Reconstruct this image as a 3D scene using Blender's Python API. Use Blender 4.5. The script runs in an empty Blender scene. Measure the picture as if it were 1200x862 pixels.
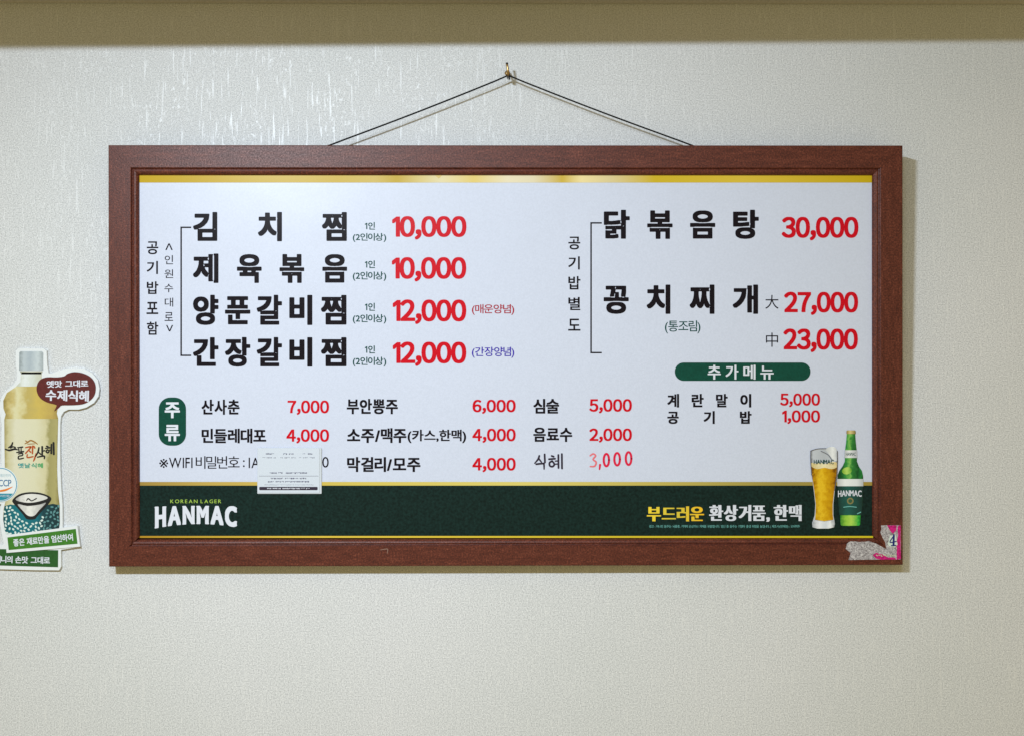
import bpy, bmesh, math, random
import numpy as np
from mathutils import Matrix, Vector
random.seed(7)
SC = bpy.context.scene
COL = SC.collection

# ------------------------------------------------------------------ camera
PX_F, CAM_D = 1152.6, 1.48
YAW, PITCH, ROLL = -6.038297e-03, 3.543486e-02, -1.187917e-03
cam_data = bpy.data.cameras.new('camera')
cam_data.sensor_width = 36.0
cam_data.lens = PX_F / 1200 * 36.0
cam_data.clip_start, cam_data.clip_end = 0.05, 60
cam = bpy.data.objects.new('camera', cam_data)
COL.objects.link(cam)
CM = (Matrix.Rotation(YAW, 4, 'Z') @ Matrix.Rotation(math.pi / 2 + PITCH, 4, 'X') @ Matrix.Rotation(ROLL, 4, 'Z'))
cam.matrix_world = Matrix.Translation((0, -CAM_D, 0)) @ CM
SC.camera = cam
CAM_R = np.array(CM.to_3x3())
CAM_P = np.array([0, -CAM_D, 0.0])

# ------------------------------------------------------------------ world, lamps, exposure
world = bpy.data.worlds.new('World')
SC.world = world
world.use_nodes = True
bg = world.node_tree.nodes['Background']
bg.inputs['Color'].default_value = (1.0, 0.81, 0.37, 1)
bg.inputs['Strength'].default_value = 0.43


def area(name, loc, target, sx, sy, power, colour):
    d = bpy.data.lights.new(name, 'AREA')
    d.shape = 'RECTANGLE'
    d.size, d.size_y, d.energy, d.color = sx, sy, power, colour
    o = bpy.data.objects.new(name, d)
    COL.objects.link(o)
    o.location = loc
    v = Vector(target) - Vector(loc)
    o.rotation_euler = v.to_track_quat('-Z', 'Y').to_euler()
    return o


tube_light = area('ceiling_tube_light', (-0.68, -1.48, 0.73), (0.42, 0, -1.62), 0.16, 0.02, 26, (0.78, 0.89, 1.0))
tube_light.data.spread = math.radians(150)
tube_light2 = area('second_tube_light', (0.0, -1.52, 0.74), (0.45, 0, -1.50), 0.50, 0.02, 4.6, (0.78, 0.89, 1.0))
tube_light2.data.spread = math.radians(150)

SC.view_settings.view_transform = 'Standard'
SC.view_settings.look = 'None'
SC.view_settings.exposure = 0.0
SC.view_settings.gamma = 1.0

# ------------------------------------------------------------------ picking points on real planes
def rays(pts):
    p = np.asarray(pts, float).reshape(-1, 2)
    d = np.c_[(p[:, 0] - 600) / PX_F, (431 - p[:, 1]) / PX_F, -np.ones(len(p))]
    return d @ CAM_R.T


def on_wall(pts, y=0.0):
    d = rays(pts)
    t = (y - CAM_P[1]) / d[:, 1]
    return CAM_P + d * t[:, None]


TILT = math.radians(2.1)
BW, BH = 1.168860, 0.617846
B_M = Matrix.Translation((0.000916, -0.0235, -0.239188)) @ Matrix.Rotation(TILT, 4, 'X')
_bi = np.array(B_M.inverted())
_bR, _bt = _bi[:3, :3], _bi[:3, 3]


def on_board(pts, y):
    """points of the board's own plane at depth y behind its front face"""
    d = rays(pts) @ _bR.T
    o = _bR @ CAM_P + _bt
    t = (y - o[1]) / d[:, 1]
    return o + d * t[:, None]


# ------------------------------------------------------------------ object helpers
def tag(o, label=None, cat=None, group=None, kind=None):
    if label: o['label'] = label
    if cat: o['category'] = cat
    if group: o['group'] = group
    if kind: o['kind'] = kind
    return o


def empty(name, mat=None, loc=None):
    o = bpy.data.objects.new(name, None)
    o.empty_display_size = 0.02
    COL.objects.link(o)
    if mat is not None: o.matrix_world = mat
    if loc is not None: o.location = loc
    return o


def mesh_obj(name, verts, faces, mat, parent=None, smooth=False):
    me = bpy.data.meshes.new(name)
    me.from_pydata([tuple(map(float, v)) for v in verts], [], [tuple(map(int, f)) for f in faces])
    me.materials.append(mat)
    if smooth:
        for p in me.polygons: p.use_smooth = True
    me.update()
    o = bpy.data.objects.new(name, me)
    COL.objects.link(o)
    if parent is not None: o.parent = parent
    return o


def bm_obj(name, bm, mat, parent=None, smooth=False):
    me = bpy.data.meshes.new(name)
    bmesh.ops.recalc_face_normals(bm, faces=bm.faces[:])
    bm.to_mesh(me)
    bm.free()
    me.materials.append(mat)
    if smooth:
        for p in me.polygons: p.use_smooth = True
    o = bpy.data.objects.new(name, me)
    COL.objects.link(o)
    if parent is not None: o.parent = parent
    return o


# ------------------------------------------------------------------ materials
def mat(name, col=(0.5, 0.5, 0.5), rough=0.5, spec=0.5, metal=0.0):
    m = bpy.data.materials.new(name)
    m.use_nodes = True
    b = m.node_tree.nodes['Principled BSDF']
    b.inputs['Base Color'].default_value = (*col, 1)
    b.inputs['Roughness'].default_value = rough
    b.inputs['Specular IOR Level'].default_value = spec * 0.6
    b.inputs['Metallic'].default_value = metal
    return m


def nd(m, t, **kw):
    n = m.node_tree.nodes.new(t)
    for k, v in kw.items():
        if k.startswith('_'):
            setattr(n, k[1:], v)
        else:
            n.inputs[k].default_value = v
    return n


def lk(m, a, ao, b, bi):
    m.node_tree.links.new(a.outputs[ao], b.inputs[bi])


def ramp(m, stops, interp='LINEAR'):
    r = nd(m, 'ShaderNodeValToRGB')
    cr = r.color_ramp
    cr.interpolation = interp
    while len(cr.elements) < len(stops): cr.elements.new(0.5)
    for e, (p, c) in zip(cr.elements, stops):
        e.position = p
        e.color = (*c, 1) if len(c) == 3 else c
    return r


def srgb(r, g, b):
    f = lambda c: (c / 255 / 12.92) if c <= 10 else ((c / 255 + 0.055) / 1.055) ** 2.4
    return (f(r), f(g), f(b))


def printed(name, stops, rough=0.30, axis='X', noise=0.0, nscale=300, spec=0.5, tilt=0.0):
    """ink printed with a colour gradient across its own width"""
    m = mat(name, rough=rough, spec=spec)
    b = m.node_tree.nodes['Principled BSDF']
    tc = nd(m, 'ShaderNodeTexCoord')
    sp = nd(m, 'ShaderNodeSeparateXYZ')
    lk(m, tc, 'Generated', sp, 0)
    r = ramp(m, stops)
    if noise:
        n = nd(m, 'ShaderNodeTexNoise', Scale=nscale, Detail=3.0)
        lk(m, tc, 'Object', n, 'Vector')
        ma = nd(m, 'ShaderNodeMath', _operation='MULTIPLY_ADD')
        ma.inputs[1].default_value = noise
        lk(m, n, 'Fac', ma, 0)
        lk(m, sp, axis, ma, 2)
        sb = nd(m, 'ShaderNodeMath', _operation='SUBTRACT')
        lk(m, ma, 0, sb, 0)
        sb.inputs[1].default_value = noise / 2
        lk(m, sb, 0, r, 'Fac')
    else:
        lk(m, sp, axis, r, 'Fac')
    lk(m, r, 'Color', b, 'Base Color')
    return m


def speckle(m, base, amount=0.12, scale=500, detail=2.0):
    """fine irregular grain of the surface's own colour"""
    b = m.node_tree.nodes['Principled BSDF']
    tc = nd(m, 'ShaderNodeTexCoord')
    n = nd(m, 'ShaderNodeTexNoise', Scale=scale, Detail=detail)
    lk(m, tc, 'Object', n, 'Vector')
    lo = tuple(max(0, c * (1 - amount)) for c in base)
    hi = tuple(min(1, c * (1 + amount)) for c in base)
    r = ramp(m, [(0.32, lo), (0.68, hi)])
    lk(m, n, 'Fac', r, 'Fac')
    lk(m, r, 'Color', b, 'Base Color')
    return m


def wallpaper():
    m = mat('pale embossed wallpaper', rough=0.62, spec=0.45)
    b = m.node_tree.nodes['Principled BSDF']
    tc = nd(m, 'ShaderNodeTexCoord')
    fine = nd(m, 'ShaderNodeTexNoise', Scale=520.0, Detail=3.0, Roughness=0.75)
    lk(m, tc, 'Object', fine, 'Vector')
    broad = nd(m, 'ShaderNodeTexNoise', Scale=2.2, Detail=3.0)
    lk(m, tc, 'Object', broad, 'Vector')
    r1 = ramp(m, [(0.30, (0.36, 0.368, 0.385)), (0.70, (0.86, 0.868, 0.89))])
    lk(m, fine, 'Fac', r1, 'Fac')
    r2 = ramp(m, [(0.3, (0.935, 0.945, 0.93)), (0.7, (1.0, 0.995, 0.995))])
    lk(m, broad, 'Fac', r2, 'Fac')
    mx = nd(m, 'ShaderNodeMix', _data_type='RGBA', _blend_type='MULTIPLY')
    mx.inputs[0].default_value = 1.0
    lk(m, r1, 'Color', mx, 6)
    lk(m, r2, 'Color', mx, 7)
    lk(m, mx, 2, b, 'Base Color')
    # pearl ink: vertical dashes and curled flecks, glossier than the paper
    def stretched(sx, sz, scale, lo, hi, w):
        mp = nd(m, 'ShaderNodeMapping')
        mp.inputs['Scale'].default_value = (sx, 1, sz)
        mp.inputs['Location'].default_value = (w, w * 2, w * 3)
        lk(m, tc, 'Object', mp, 'Vector')
        n = nd(m, 'ShaderNodeTexNoise', Scale=scale, Detail=2.0, Roughness=0.6, Distortion=0.4)
        lk(m, mp, 'Vector', n, 'Vector')
        r = ramp(m, [(lo, (0, 0, 0)), (hi, (1, 1, 1))])
        lk(m, n, 'Fac', r, 'Fac')
        return r
    a = stretched(1.0, 0.07, 260, 0.59, 0.67, 0.0)
    c = stretched(1.0, 0.55, 200, 0.57, 0.66, 3.1)
    ds = nd(m, 'ShaderNodeTexNoise', Scale=14.0, Detail=2.0)
    lk(m, tc, 'Object', ds, 'Vector')
    dr = ramp(m, [(0.42, (0, 0, 0)), (0.58, (1, 1, 1))])
    lk(m, ds, 'Fac', dr, 'Fac')
    mc = nd(m, 'ShaderNodeMath', _operation='MULTIPLY')
    lk(m, c, 'Color', mc, 0)
    lk(m, dr, 'Color', mc, 1)
    mm = nd(m, 'ShaderNodeMath', _operation='MAXIMUM')
    lk(m, a, 'Color', mm, 0)
    lk(m, mc, 0, mm, 1)
    lt = nd(m, 'ShaderNodeMix', _data_type='RGBA')
    fk = nd(m, 'ShaderNodeMath', _operation='MULTIPLY')
    fk.inputs[1].default_value = 0.17
    lk(m, mm, 0, fk, 0)
    lk(m, fk, 0, lt, 0)
    lk(m, mx, 2, lt, 6)
    lt.inputs[7].default_value = (.86, .88, .92, 1)
    lk(m, lt, 2, b, 'Base Color')
    rr = nd(m, 'ShaderNodeMapRange')
    rr.inputs['To Min'].default_value = 0.62
    rr.inputs['To Max'].default_value = 0.46
    lk(m, mm, 0, rr, 'Value')
    lk(m, rr, 0, b, 'Roughness')
    rs = nd(m, 'ShaderNodeMapRange')
    rs.inputs['To Min'].default_value = 0.35
    rs.inputs['To Max'].default_value = 1.0
    lk(m, mm, 0, rs, 'Value')
    lk(m, rs, 0, b, 'Specular IOR Level')
    ad = nd(m, 'ShaderNodeMath', _operation='MULTIPLY_ADD')
    ad.inputs[1].default_value = 0.5
    lk(m, mm, 0, ad, 0)
    lk(m, fine, 'Fac', ad, 2)
    bp = nd(m, 'ShaderNodeBump', Strength=0.10, Distance=0.0005)
    lk(m, ad, 0, bp, 'Height')
    lk(m, bp, 'Normal', b, 'Normal')
    return m


def wood(name, vertical):
    m = mat(name, rough=0.46, spec=0.5)
    b = m.node_tree.nodes['Principled BSDF']
    tc = nd(m, 'ShaderNodeTexCoord')
    mp = nd(m, 'ShaderNodeMapping')
    mp.inputs['Scale'].default_value = (1, 1, 0.22) if vertical else (0.22, 1, 1)
    lk(m, tc, 'Object', mp, 'Vector')
    g = nd(m, 'ShaderNodeTexNoise', Scale=150.0, Detail=5.0, Roughness=0.65, Distortion=0.3)
    lk(m, mp, 'Vector', g, 'Vector')
    f = nd(m, 'ShaderNodeTexNoise', Scale=420.0, Detail=3.0, Roughness=0.75)
    lk(m, tc, 'Object', f, 'Vector')
    ad = nd(m, 'ShaderNodeMix', _data_type='FLOAT')
    ad.inputs[0].default_value = 0.72
    lk(m, g, 'Fac', ad, 2)
    lk(m, f, 'Fac', ad, 3)
    r = ramp(m, [(0.36, (0.036, 0.008, 0.006)), (0.50, (0.092, 0.021, 0.013)), (0.60, (0.16, 0.042, 0.025)), (0.70, (0.30, 0.10, 0.06))])
    lk(m, ad, 0, r, 'Fac')
    lk(m, r, 'Color', b, 'Base Color')
    bp = nd(m, 'ShaderNodeBump', Strength=0.35, Distance=0.0005)
    lk(m, f, 'Fac', bp, 'Height')
    lk(m, bp, 'Normal', b, 'Normal')
    rr = ramp(m, [(0.3, (0.52,) * 3), (0.7, (0.34,) * 3)])
    lk(m, f, 'Fac', rr, 'Fac')
    lk(m, rr, 'Color', b, 'Roughness')
    return m


M_WALL = wallpaper()
M_WOOD_H = wood('red brown wood foil across', False)
M_WOOD_V = wood('red brown wood foil upright', True)
M_BACK = mat('hardboard back', (0.12, 0.08, 0.05), 0.8)
M_SHEET = speckle(mat('white glossy menu sheet', rough=0.33, spec=0.42), (0.580, 0.62, 0.755), 0.03, 420)


def ripple(m, strength=0.25, dist=0.004, scale=9.0):
    tc = nd(m, 'ShaderNodeTexCoord')
    n = nd(m, 'ShaderNodeTexNoise', Scale=scale, Detail=1.5)
    lk(m, tc, 'Object', n, 'Vector')
    bp = nd(m, 'ShaderNodeBump', Strength=strength, Distance=dist)
    lk(m, n, 'Fac', bp, 'Height')
    lk(m, bp, 'Normal', m.node_tree.nodes['Principled BSDF'], 'Normal')


ripple(M_SHEET)
M_BLACK = speckle(mat('black ink', rough=0.30, spec=.12), (0.010, 0.0075, 0.011), 0.3, 500)
M_RED = speckle(mat('red ink', rough=0.30, spec=.3), (0.56, 0.002, 0.013), 0.10, 500)
M_DRED = mat('dark red ink', (0.36, 0.01, 0.025), 0.34, .3)
M_BLUE = mat('violet blue ink', (0.035, 0.01, 0.36), 0.34, .3)
M_GRN = mat('dark green ink', (0.0, 0.058, 0.050), 0.34, .3)
M_BADGE = speckle(mat('badge green ink', rough=0.30, spec=.3), (0.004, 0.060, 0.042), 0.12, 300)
M_BAND = speckle(mat('footer green ink', rough=0.40, spec=.25), (0.0050, 0.0185, 0.0165), 0.4, 260, 4.0)
M_WHITE = mat('white ink', (0.66, 0.69, 0.79), 0.34)
M_LIME = mat('lime ink', (0.34, 0.52, 0.08), 0.34)
M_TEALINK = mat('pale teal ink', (0.16, 0.47, 0.45), 0.34)
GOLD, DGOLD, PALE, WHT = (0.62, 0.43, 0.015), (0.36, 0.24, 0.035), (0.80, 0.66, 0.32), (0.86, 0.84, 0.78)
M_GOLD_TOP = printed('gold band print with painted glare', spec=.25, stops=[(0.0, (.50, .33, .005)), (0.17, (0.50, 0.34, 0.01)), (0.27, (0.52, 0.36, 0.03)), (0.32, (.56, .42, .11)),
                     (0.35, (0.50, 0.35, 0.04)), (0.385, (.64, .52, .22)), (0.41, (0.70, 0.62, 0.38)), (0.455, (0.70, 0.54, 0.16)), (0.50, (0.74, 0.66, 0.46)), (0.535, (0.70, 0.62, 0.42)),  # pale middle stops are reflected glare painted into the gold colour
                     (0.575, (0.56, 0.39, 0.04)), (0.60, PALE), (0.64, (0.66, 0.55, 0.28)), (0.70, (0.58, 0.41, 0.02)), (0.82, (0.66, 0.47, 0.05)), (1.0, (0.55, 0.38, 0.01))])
M_GOLD_MID = printed('gold rule print', [(0.0, (0.34, 0.22, 0.05)), (0.10, (0.50, 0.35, 0.08)), (0.30, (0.62, 0.49, 0.10)), (0.52, (0.66, 0.55, 0.15)),
                     (0.72, (0.50, 0.40, 0.09)), (0.88, (0.33, 0.26, 0.06)), (1.0, (0.36, 0.26, 0.05))])
M_GOLD_LOW = printed('gold edge print', [(0.0, (0.45, 0.25, 0.02)), (0.25, (0.70, 0.50, 0.06)), (0.6, (0.66, 0.50, 0.03)), (1.0, (0.72, 0.58, 0.02))])
M_ORN = mat('pale gold ink', (0.62, 0.47, 0.14), 0.34)
M_SLOGAN = printed('slogan yellow', [(0, (0.85, 0.62, 0.04)), (0.5, (0.62, 0.50, 0.05)), (1, (0.85, 0.50, 0.02))])
M_BRASS = mat('aged brass', (0.42, 0.27, 0.11), 0.32, metal=1.0)
M_STEEL = mat('dark iron', (0.035, 0.028, 0.024), 0.45, metal=0.6)
M_CORD = speckle(mat('black nylon cord', rough=0.7, spec=0.2), (0.010, 0.010, 0.010), 0.4, 900)

# ------------------------------------------------------------------ lettering: outlines of glyphs, thickened to the weight on the sheet
_raw, _bold = {}, {}
_raw['1'] = (np.array([(.23, 0), (.32, 0), (.32, .73), (.25, .73), (.08, .61), (.08, .52), (.23, .625)]), [(0, 1, 2), (0, 2, 6), (2, 3, 6), (3, 4, 6), (4, 5, 6)])


def raw_glyph(ch):
    if ch in _raw: return _raw[ch]
    c = bpy.data.curves.new('glyph', 'FONT')
    c.body = ch
    c.resolution_u = 5
    c.fill_mode = 'FRONT'
    o = bpy.data.objects.new('glyph', c)
    COL.objects.link(o)
    dg = bpy.context.evaluated_depsgraph_get()
    me = bpy.data.meshes.new_from_object(o.evaluated_get(dg))
    v = np.array([(p.co.x, p.co.y) for p in me.vertices]).reshape(-1, 2)
    f = []
    for p in me.polygons:
        i = list(p.vertices)
        for k in range(1, len(i) - 1): f.append((i[0], i[k], i[k + 1]))
    bpy.data.meshes.remove(me)
    bpy.data.objects.remove(o)
    bpy.data.curves.remove(c)
    _raw[ch] = (v, f)
    return _raw[ch]


def contours(F, x0, y0, h):
    """closed iso lines F = 0"""
    ny, nx = F.shape
    S = F > 0
    cell = S[:-1, :-1] * 1 + S[:-1, 1:] * 2 + S[1:, 1:] * 4 + S[1:, :-1] * 8
    seg = {}
    T = {1: [(3, 0)], 2: [(0, 1)], 3: [(3, 1)], 4: [(1, 2)], 5: [(3, 2), (1, 0)], 6: [(0, 2)], 7: [(3, 2)], 8: [(2, 3)], 9: [(2, 0)],
         10: [(0, 3), (2, 1)], 11: [(2, 1)], 12: [(1, 3)], 13: [(1, 0)], 14: [(0, 3)]}
    def key(i, j, e):
        return (i, j, 0) if e == 0 else (i, j + 1, 1) if e == 1 else (i + 1, j, 0) if e == 2 else (i, j, 1)
    for i, j in zip(*np.nonzero((cell > 0) & (cell < 15))):
        for a, b in T[int(cell[i, j])]:
            seg[key(i, j, a)] = key(i, j, b)
    def pos(k):
        i, j, t = k
        a = F[i, j]
        b = F[i, j + 1] if t == 0 else F[i + 1, j]
        s = a / (a - b)
        return (x0 + (j + (s if t == 0 else 0)) * h, y0 + (i + (s if t == 1 else 0)) * h)
    out = []
    while seg:
        k0 = next(iter(seg))
        k, loop = k0, []
        while k in seg:
            loop.append(pos(k))
            k = seg.pop(k)
        if len(loop) > 5: out.append(np.array(loop))
    return out


def dp(P, eps):
    n = len(P)
    if n < 4: return P
    k0 = 0
    k1 = int(np.argmax(((P - P[0]) ** 2).sum(1)))
    keep = {k0, k1}
    st = [(k0, k1), (k1, n)]
    Q = np.vstack([P, P[:1]])
    while st:
        a, b = st.pop()
        if b - a < 2: continue
        d = Q[b] - Q[a]
        L = math.hypot(*d)
        r = Q[a + 1:b] - Q[a]
        e = np.abs(d[0] * r[:, 1] - d[1] * r[:, 0]) / L if L > 1e-9 else np.hypot(r[:, 0], r[:, 1])
        m = int(np.argmax(e))
        if e[m] > eps:
            m += a + 1
            keep.add(m)
            st += [(a, m), (m, b)]
    return P[sorted(k for k in keep if k < n)]


def fill_loops(loops):
    c = bpy.data.curves.new('outline', 'CURVE')
    c.dimensions = '2D'
    c.fill_mode = 'BOTH'
    for L in loops:
        s = c.splines.new('POLY')
        s.points.add(len(L) - 1)
        s.points.foreach_set('co', np.c_[L, np.zeros(len(L)), np.ones(len(L))].ravel())
        s.use_cyclic_u = True
    o = bpy.data.objects.new('outline', c)
    COL.objects.link(o)
    me = bpy.data.meshes.new_from_object(o.evaluated_get(bpy.context.evaluated_depsgraph_get()))
    v = np.array([(p.co.x, p.co.y) for p in me.vertices]).reshape(-1, 2)
    f = [tuple(p.vertices) for p in me.polygons]
    bpy.data.meshes.remove(me)
    bpy.data.objects.remove(o)
    bpy.data.curves.remove(c)
    return v, f


def glyph(ch, rx, ry, cap=0.62):
    if rx <= 0: return raw_glyph(ch)
    k = (ch, rx, ry, cap)
    if k in _bold: return _bold[k]
    v, tris = raw_glyph(ch)
    h = 1 / 140
    x0, y0 = v.min(0) - 0.09
    x1, y1 = v.max(0) + 0.09
    nx, ny = int((x1 - x0) / h) + 1, int((y1 - y0) / h) + 1
    S = np.zeros((ny, nx), bool)
    for t in tris:
        a, b, c = v[t[0]], v[t[1]], v[t[2]]
        lo, hi = np.minimum(np.minimum(a, b), c), np.maximum(np.maximum(a, b), c)
        j0, i0 = int((lo[0] - x0) / h), int((lo[1] - y0) / h)
        j1, i1 = int((hi[0] - x0) / h) + 2, int((hi[1] - y0) / h) + 2
        X, Y = np.meshgrid(x0 + np.arange(j0, j1) * h, y0 + np.arange(i0, i1) * h)
        e = lambda p, q: (q[0] - p[0]) * (Y - p[1]) - (q[1] - p[1]) * (X - p[0])
        e1, e2, e3 = e(a, b), e(b, c), e(c, a)
        S[i0:i1, j0:j1] |= ((e1 >= 0) & (e2 >= 0) & (e3 >= 0)) | ((e1 <= 0) & (e2 <= 0) & (e3 <= 0))
    big = 1e3
    g = np.where(S, 0, 40.0).astype(np.float32)
    for j in range(1, nx): g[:, j] = np.minimum(g[:, j], g[:, j - 1] + h / rx)
    for j in range(nx - 2, -1, -1): g[:, j] = np.minimum(g[:, j], g[:, j + 1] + h / rx)
    PW = 4.0
    g2 = g ** PW
    iy = np.arange(ny)
    off = np.abs((iy[:, None] - iy[None, :]) * h / ry).astype(np.float32) ** PW
    d = np.empty_like(g2)
    for i in range(ny): d[i] = (g2 + off[i][:, None]).min(0)
    d = d ** (1 / PW)
    H = d.copy()
    wx, wy = int(1.1 * rx / h) + 1, int(1.1 * ry / h) + 1
    A = H.copy()
    for s in range(1, wx + 1):
        A[:, s:] = np.maximum(A[:, s:], H[:, :-s]); A[:, :-s] = np.maximum(A[:, :-s], H[:, s:])
    B = A.copy()
    for s in range(1, wy + 1):
        B[s:] = np.maximum(B[s:], A[:-s]); B[:-s] = np.maximum(B[:-s], A[s:])
    for _ in range(3):
        Q = np.pad(B, 1, mode='edge')
        B = (Q[1:-1, 1:-1] * 2 + Q[:-2, 1:-1] + Q[2:, 1:-1] + Q[1:-1, :-2] + Q[1:-1, 2:]) / 6
    F = np.minimum(1.0, cap * B) - d
    P = np.pad(F, 1, mode='edge')
    F = (P[1:-1, 1:-1] * 4 + P[:-2, 1:-1] + P[2:, 1:-1] + P[1:-1, :-2] + P[1:-1, 2:]) / 8
    F = F + 1e-6
    F[0], F[-1], F[:, 0], F[:, -1] = -1, -1, -1, -1
    loops = [dp(L, 0.0022) for L in contours(F, x0, y0, h)]
    loops = [L for L in loops if len(L) > 2]
    _bold[k] = fill_loops(loops)
    return _bold[k]


def full(s):
    """the digits and letters of the wide set, whose shapes are those on the sheet"""
    o = ''
    for ch in s:
        o += chr(ord(ch) + 0xFEE0) if (ch.isdigit() and ch != '1') or ch in ',' else ch
    return o


def string_geo(s, rx, ry, gap=0.09, space=0.30, cap=0.62):
    """natural setting of a string in em units; list of (char, verts, faces)"""
    x, out = 0.0, []
    for ch in s:
        if ch == ' ':
            x += space
            continue
        v, f = glyph(ch, rx, ry, cap)
        v = v.copy()
        if 0xAC00 <= ord(ch) <= 0xD7A3 or 0x4E00 <= ord(ch) <= 0x9FFF:
            w = v[:, 0].max() - v[:, 0].min()
            v[:, 0] += x + gap / 2 - v[:, 0].min()
            x += w + gap
        else:
            w = v[:, 0].max() - v[:, 0].min()
            v[:, 0] += x - v[:, 0].min() + gap / 2
            x += w + gap
        out.append((ch, v, f))
    return out


def place(name, items, mapper, m, parent, y, warp=None):
    """items: (verts in photo pixels, faces) -> one flat printed mesh on the plane at depth y"""
    V, Fc, n = [], [], 0
    for q, (v, f) in enumerate(items):
        P = mapper(v, y - 0.00004 * (q % 2))
        V.append(P)
        Fc += [tuple(i + n for i in t) for t in f]
        n += len(v)
    o = mesh_obj(name, np.vstack(V), Fc, m, parent)
    return o


def text(name, s, x0, x1, y0, y1, m, parent, mapper, y, rx=0.0, ry=None, gap=0.09, space=0.3, ref=None, rot=0.0, cap=0.62, slant=0.0, warp=None):
    """one line whose ink spans x0..x1 and y0..y1 (ref: which characters give the height)"""
    ry = rx * 0.8 if ry is None else ry
    G = string_geo(s, rx, ry, gap, space, cap)
    allv = np.vstack([v for _, v, _ in G])
    rv = np.vstack([v for c, v, _ in G if (ref is None and c not in ',，/') or (ref and c in ref)])
    ax, bx = allv[:, 0].min(), allv[:, 0].max()
    ay, by = rv[:, 1].min(), rv[:, 1].max()
    items = []
    cx, cy = (x0 + x1) / 2, (y0 + y1) / 2
    for c, v, f in G:
        u = (v[:, 0] - ax) / (bx - ax)
        t = (v[:, 1] - ay) / (by - ay)
        px = x0 + u * (x1 - x0) + slant * (t - .5) * (y1 - y0)
        py = y1 - t * (y1 - y0)
        if warp: px, py = warp(u, t)
        if rot:
            a = math.radians(rot)
            dx, dy = px - cx, py - cy
            px, py = cx + dx * math.cos(a) + dy * math.sin(a), cy - dx * math.sin(a) + dy * math.cos(a)
        items.append((np.c_[px, py], f))
    return place(name, items, mapper, m, parent, y)


def row(name, s, xs, y0, y1, m, parent, mapper, y, rx=0.0, ry=None, cap=0.62):
    """characters set apart: each one's own x span, the heights in common"""
    ry = rx * 0.8 if ry is None else ry
    G = [(c, *glyph(c, rx, ry, cap)) for c in s]
    allv = np.vstack([v for _, v, _ in G])
    ay, by = allv[:, 1].min(), allv[:, 1].max()
    items = []
    for (c, v, f), (a, b) in zip(G, xs):
        lo, hi = v[:, 0].min(), v[:, 0].max()
        place(name, [(np.c_[a + (v[:, 0] - lo) / (hi - lo) * (b - a), y1 - (v[:, 1] - ay) / (by - ay) * (y1 - y0)], f)], mapper, m, parent, y)


def column(name, s, boxes, m, parent, mapper, y, rx=0.0, cap=0.62, quarter=()):
    items = []
    for k, (c, (a, b, t, u)) in enumerate(zip(s, boxes)):
        v, f = glyph(c, rx, rx * 0.9, cap)
        if c in '<>':                       # brackets of upright setting
            v = np.c_[v[:, 1], v[:, 0]] if c == '<' else np.c_[v[:, 1], v[:, 0]]
            v = v * np.array([1, -1])
        lo, hi = v.min(0), v.max(0)
        items.append((np.c_[a + (v[:, 0] - lo[0]) / (hi[0] - lo[0]) * (b - a), u - (v[:, 1] - lo[1]) / (hi[1] - lo[1]) * (u - t)], f))
    return place(name, items, mapper, m, parent, y)


def smooth_loop(pts, n=6):
    P = np.asarray(pts, float)
    out = []
    N = len(P)
    for i in range(N):
        p0, p1, p2, p3 = P[i - 1], P[i], P[(i + 1) % N], P[(i + 2) % N]
        for k in range(n):
            t = k / n
            out.append(0.5 * ((2 * p1) + (-p0 + p2) * t + (2 * p0 - 5 * p1 + 4 * p2 - p3) * t * t + (-p0 + 3 * p1 - 3 * p2 + p3) * t ** 3))
    return np.array(out)


def flat(name, pts, m, parent, mapper, y, smooth=0):
    P = smooth_loop(pts, smooth) if smooth else np.asarray(pts, float)
    v, f = fill_loops([P])
    return place(name, [(v, f)], mapper, m, parent, y)


def rect(x0, y0, x1, y1):
    return [(x0, y0), (x1, y0), (x1, y1), (x0, y1)]


def rrect(x0, y0, x1, y1, r, n=8):
    out = []
    for cx, cy, a in ((x1 - r, y0 + r, -90), (x1 - r, y1 - r, 0), (x0 + r, y1 - r, 90), (x0 + r, y0 + r, 180)):
        for k in range(n + 1):
            t = math.radians(a + 90 * k / n)
            out.append((cx + r * math.cos(t), cy + r * math.sin(t)))
    return out


def ellipse(cx, cy, rx, ry, n=28, rot=0):
    a = math.radians(rot)
    return [(cx + rx * math.cos(t) * math.cos(a) - ry * math.sin(t) * math.sin(a), cy + rx * math.cos(t) * math.sin(a) + ry * math.sin(t) * math.cos(a))
            for t in [2 * math.pi * k / n for k in range(n)]]


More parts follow.
